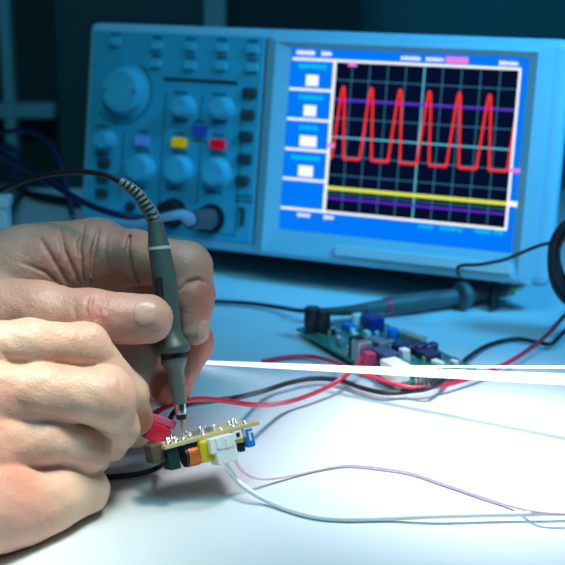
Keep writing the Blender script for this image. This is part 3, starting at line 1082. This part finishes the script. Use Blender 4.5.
def comp(name, px, py, lx, ly, h, m, bev=.0005, lab=None, par=None, hb=0.0):
    """component whose base centre is seen at a pixel; lx, ly, h in mm"""
    x, yv = Q(px, py)
    x = min(max(x, lx / 2000), GW - lx / 2000); yv = min(max(yv, ly / 2000), GD - ly / 2000)
    o = MB().box((x - lx / 2000, yv - ly / 2000, ZT - .0001 + hb), (x + lx / 2000, yv + ly / 2000, ZT + h / 1000), bev=bev).build(name, m, par or gb_)
    if lab: o['label'] = lab
    return o
def can(name, px, py, r, h, m, lab=None, topm=None):
    x, yv = Q(px, py)
    r /= 1000; h /= 1000
    x = min(max(x, r), GW - r); yv = min(max(yv, r), GD - r)
    o = MB().lathe((x, yv, ZT - .0001), (0, 0, 1), [(0, .0001), (.00005, r * .95), (.0008, r), (.0014, r * .94), (.002, r), (h - .0008, r), (h, r * .88), (h + .0001, .0001)], n=24).build(name, m, gb_)
    if topm:
        MB().lathe((x, yv, ZT + h - .0002), (0, 0, 1), [(0, .0001), (.00005, r * .8), (.0003, r * .8), (.00035, .0001)], n=20).build('can_top', topm, o)
    if lab: o['label'] = lab
    return o
can('capacitor', 306, 333, 4.9, 15.5, M_BLACK, 'black capacitor')
can('capacitor', 323, 333, 4.4, 14.5, M_BLACK, 'black capacitor')
comp('relay', 372, 330, 13, 10, 9, mat('deep_blue', (.01, .03, .22), .35), .0010, 'dark blue relay')
comp('connector', 357, 328, 4, 6, 9, M_WHITEP, .0006, 'white connector')
comp('transistor', 349, 330, 10, 5, 4, M_BLUEC, .0006, 'blue component')
comp('inductor', 335, 333, 11, 4, 2.5, M_RAD, .0005)
j = comp('power_jack', 347, 363, 9, 9, 12, M_RAD, .0008, 'silver power jack')
x, yv = Q(352, 361)
comp('jack_housing', 358, 358, 9, 8, 12, M_BLACK, .0008, 'black jack housing')
comp('terminal', 362, 367, 7, 6, 8, mat('red_terminal', (.75, .05, .15), .35), .0006, 'red terminal')
comp('socket', 377, 352, 14, 9, 5, M_BLACK, .0006, 'black socket')
o = comp('heat_sink', 378, 351, 14, 7, 7, M_RAD, .0004, 'silver shield')
comp('socket', 385, 364, 16, 10, 8, mat('blue_grey_plastic', (.06, .09, .2), .4), .0008, 'blue-grey socket')
comp('terminal', 404, 364, 5, 5, 9, M_WHITEP, .0006, 'white terminal')
comp('connector', 396, 384, 15, 10, 9.5, M_WHITEP, .0008, 'white connector block')
comp('chip', 414, 352, 16, 8, 4, M_BLACK, .0005)
comp('chip', 428, 358, 12, 10, 4, mat('navy_chip', (.015, .03, .09), .4), .0005)
comp('pin_header', 430, 385, 20, 3, 6, mat('teal_plastic', (.02, .22, .24), .4), .0003, 'teal pin header')
for k in range(8):
    hx, hy = Q(416 + k * 4.2, 387 - k * .9)
    MB().box((hx - .0004, max(hy, .001) - .0004, ZT), (hx + .0004, max(hy, .001) + .0004, ZT + .0062)).build('header_pin', M_SOLDER, gb_)
can('capacitor', 393, 338, 3.5, 6, M_BLUEC, 'blue capacitor')
xa = Q(402, 339); xb = Q(424, 347)
MB().tube([(xa[0], xa[1], ZT + .004), (xb[0], xb[1], ZT + .004)], .0026, n=14, spline=False).build('resistor', mat('beige_resistor', (.5, .48, .42), .5), gb_)
for e in (xa, xb):
    MB().tube([(e[0], e[1], ZT + .004), (e[0], e[1], ZT - .001)], .0005, n=6, spline=False).build('resistor_leg', M_SOLDER, gb_)
for k in range(9):                          # ring of dark choke turns
    u_ = Q(396 + k * 4.6, 351 + (k % 2) * 2)
    MB().lathe((min(u_[0], GW - .004), min(u_[1], GD - .004), ZT - .0002), (0, 0, 1), [(0, .0001), (.0001, .003), (.0045, .003), (.0055, .0018), (.0056, .0001)], n=12).build('choke', mat('navy_coil', (.012, .03, .12), .3), gb_)
for k in range(80):
    xx, yv = random.uniform(.005, GW - .005), random.uniform(.004, GD - .004)
    m = random.choice([M_RAD, M_BLACK, M_WHITEP, M_SOLDER, M_TAN])
    s1, s2 = random.uniform(.0008, .0030), random.uniform(.0006, .0018)
    MB().box((xx - s1, yv - s2, ZT - .0001), (xx + s1, yv + s2, ZT + random.uniform(.0006, .0030)), bev=.0002).build('surface_part', m, gb_)
for k in range(5):
    u_ = Q(391 + k * 4.5, 390 - k * .6)
    MB().lathe((u_[0], max(u_[1], .0015), ZT - .0001), (0, 0, 1), [(0, .0012), (.0008, .0009), (.0012, .0003), (.00125, .00005)], n=8).build('solder_joint', M_SOLDER, gb_)

# ------------------------------------------------------------------ glowing rod
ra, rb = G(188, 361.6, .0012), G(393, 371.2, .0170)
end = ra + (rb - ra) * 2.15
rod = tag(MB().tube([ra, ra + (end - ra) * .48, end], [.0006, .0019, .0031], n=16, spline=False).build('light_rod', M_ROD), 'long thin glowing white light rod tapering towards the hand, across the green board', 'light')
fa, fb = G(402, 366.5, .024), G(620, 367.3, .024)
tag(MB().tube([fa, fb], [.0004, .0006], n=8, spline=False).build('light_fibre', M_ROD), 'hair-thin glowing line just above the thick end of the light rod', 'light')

# ------------------------------------------------------------------ second probe on the bench
PB = [(350, 312, 4.5), (366, 309.5, 5.5), (386, 305.5, 8.2), (410, 302.5, 9.2), (440, 299, 8.6), (456, 297.2, 8.6)]
def gp(px, py, h=.007): return G(px, py, h)
probe2 = empty('probe', G(430, 308), 'spare grey probe with a red ring lying on the bench before the oscilloscope', 'probe', world_children=True)
def gt_(pts, n=20, sub=4, h=.0085):
    c = [G(x, y, h) for x, y, r in pts]
    rr = [r * np.linalg.norm(G(x, y, h) - CAM) / F_PX for x, y, r in pts]
    return MB().tube(c, rr, n=n, sub=sub)
gt_([(386, 305.5, 7.4), (392, 304.6, 8.6), (412, 302, 9.0), (440, 298.6, 8.4), (456, 296.8, 8.2), (459, 296.4, 8.4)]).build('body', M_PROBE2, probe2)
gt_([(385.3, 305.6, 8.0), (388.8, 305.1, 8.2)], sub=1).build('ring_band', mat('red_ring', (.75, .02, .06), .4), probe2)
gt_([(458, 296.5, 9), (460, 296.2, 14), (466, 295.4, 14), (468, 295.2, 10)], n=28, h=.0095).build('collar', M_PROBE2, probe2)
gt_([(467, 295.3, 9.5), (471, 294.8, 9.5), (476, 294.2, 6.5), (500, 291.8, 5.4), (505, 291.3, 5.2)]).build('stem', M_PROBE2, probe2)
gt_([(505, 291.3, 5.0), (513, 290.5, 4.6)]).build('tip_sleeve', mat('green_brass', (.30, .36, .20), .35, metal=.6), probe2)
gt_([(513, 290.5, 1.6), (521, 289.8, 1.0)]).build('needle', M_GOLD, probe2)
gt_([(306, 311.2, 3.2), (325, 311.6, 4.0), (345, 310.8, 5.0), (366, 308.4, 6.0), (387, 305.4, 7.2)]).build('cable_boot', M_PROBE2, probe2)
bt = probe2.children[-1]
mb = MB()
for k in range(14):
    x = 312 + k * 4.1; yy = np.interp(x, [306, 325, 345, 366], [311.2, 311.6, 310.8, 308.4])
    p = G(x, yy, .0085); rr_ = np.interp(x, [306, 325, 345, 366], [3.2, 4.0, 5.0, 6.0]) * .00061
    mb.tube([p + UP * rr_ * .75 - FW * rr_ * .7, p + UP * rr_ * .1 - FW * rr_ * 1.0, p - UP * rr_ * .75 - FW * rr_ * .7], .00075, n=6, spline=False)
mb.build('strain_slots', M_BLACK, bt)
MB().tube([G(150, 306, .004), G(185, 301.5, .003), G(215, 301.5, .003), G(250, 303.5, .003), G(280, 307.5, .004), G(296, 310.3, .007), G(308, 311.3, .0085)], .0014, n=10).build('cable', M_CABLE, probe2)
# ground lead with its loop
MB().tube([G(463, 284.5, .016), G(460, 277, .018), P(457, 270, .775), P(462, 265.5, .770), P(480, 264.5, .765), P(505, 259.5, .76), P(528, 250, .755), P(545, 244, .75), P(575, 238, .75)], .0011, n=10).build('ground_lead', M_CABLE, probe2)

# coil of black cable at the right edge
def coil(name, cx, cy, d, rx, ry, n, r, m, label, lean=0.0):
    pts = []
    for k in range(n * 14 + 1):
        a = 2 * math.pi * k / 14
        wob = 1 + .05 * math.sin(k * .9) + .10 * math.sin(2.4 * (k // 14) + k / 14)
        pts.append(P(cx + rx * wob * math.cos(a) + 3 * math.sin(k * .35), cy + ry * wob * math.sin(a) + 4 * math.cos(k * .21), d + .003 * k / 14 + .010 * math.sin(a + lean)))
    return tag(MB().tube(pts, r, n=8, sub=3).build(name, m), label, 'cable')
coil('cable_coil', 578, 262, .745, 25, 38, 6, .0016, M_CABLE, 'loops of black cable hanging beside the right end of the oscilloscope')

# ------------------------------------------------------------------ clutter on the left
def bundle(name, pts, r, m, label):
    return tag(MB().tube(pts, r, n=10).build(name, m), label, 'cable', None)
bundle('probe_cable', [P(-30, 142, .95), P(0, 133, .94), P(28, 131, .92), P(47, 141, .90), P(58, 162, .88), P(67, 190, .86), P(72, 215, .85), G(76, 236, .003), G(90, 246, .0022)], .0020, M_BLUECABLE, 'dark blue cable arching down behind the far hand')
bundle('probe_cable', [P(-30, 140, .90), P(0, 153, .88), P(26, 168, .86), P(52, 184, .83), P(85, 203, .81), P(115, 214, .80), P(140, 217.5, .80), P(158, 215.5, .808), P(172, 213, .822)], .0022, M_BLUECABLE, 'dark cable running into the left socket of the oscilloscope')
bundle('black_cable', [P(-30, 178, 1.0), P(0, 182, .99), G(20, 192, .0045), G(40, 197, .0045), G(62, 201, .0045), G(95, 205, .0045)], .0045, M_CABLE, 'thick black cable lying on the bench behind the hand')
# grey-blue plug and lead in the right socket
plug = empty('cable_plug', P(205, 218.5, .80), 'pale blue-grey cable plug fitted in the oscilloscope socket above the hand', 'plug', world_children=True)
MB().tube([P(209, 218.8, .803), P(190, 219.5, .785)], [.0064, .0058], n=20, spline=False).build('barrel', M_PROBE2, plug)
MB().tube([P(191, 219.5, .786), P(187, 217, .783), P(181, 214.5, .78), P(168, 216.5, .78), P(150, 221, .785), P(132, 224, .79), P(108, 222, .80)], [.0046, .0040, .0032, .0026, .0022, .0022, .0022], n=14).build('boot', mat('pale_blue_rubber', (.30, .42, .62), .4), plug)
# dark power adapter heap in the corner
ad = empty('power_adapter', G(6, 190), 'dark blue adapter block on the bench at the left edge', 'adapter', world_children=True)
a0 = G(2, 190)
AM = Matrix.Translation(Vector(a0)) @ Matrix.Rotation(math.radians(25), 4, 'Z')
MB().box((-.06, -.02, 0), (.018, .03, .040), AM, bev=.006).build('body', mat('navy_plastic', (.012, .014, .06), .5, var=.1), ad)
MB().box((-.045, -.024, .006), (.004, -.0185, .030), AM, bev=.001).build('face_plate', M_BLACK, ad)
# pale box at the far left
q0 = G(8, 262); 
bx = empty('storage_box', q0, 'pale blue box at the left edge behind the far hand', 'box', world_children=True)
xr_ = P(8, 230, .80)[0]
ztop = P(4, 197, .80)[2]
MB().box((xr_ - .10, P(4, 230, .80)[1], 0), (xr_, P(4, 230, .80)[1] + .014, ztop - .006), bev=.002).build('body', mat('pale_card', (.62, .74, .8), .6, var=.04), bx)
MB().box((xr_ - .101, P(4, 230, .80)[1] - .001, ztop - .006), (xr_ + .001, P(4, 230, .80)[1] + .015, ztop), bev=.001).build('lid', MATS['pale_card'], bx)

# tidy the helper flags used while building
for o in bpy.data.objects:
    if '_world' in o:
        del o['_world']
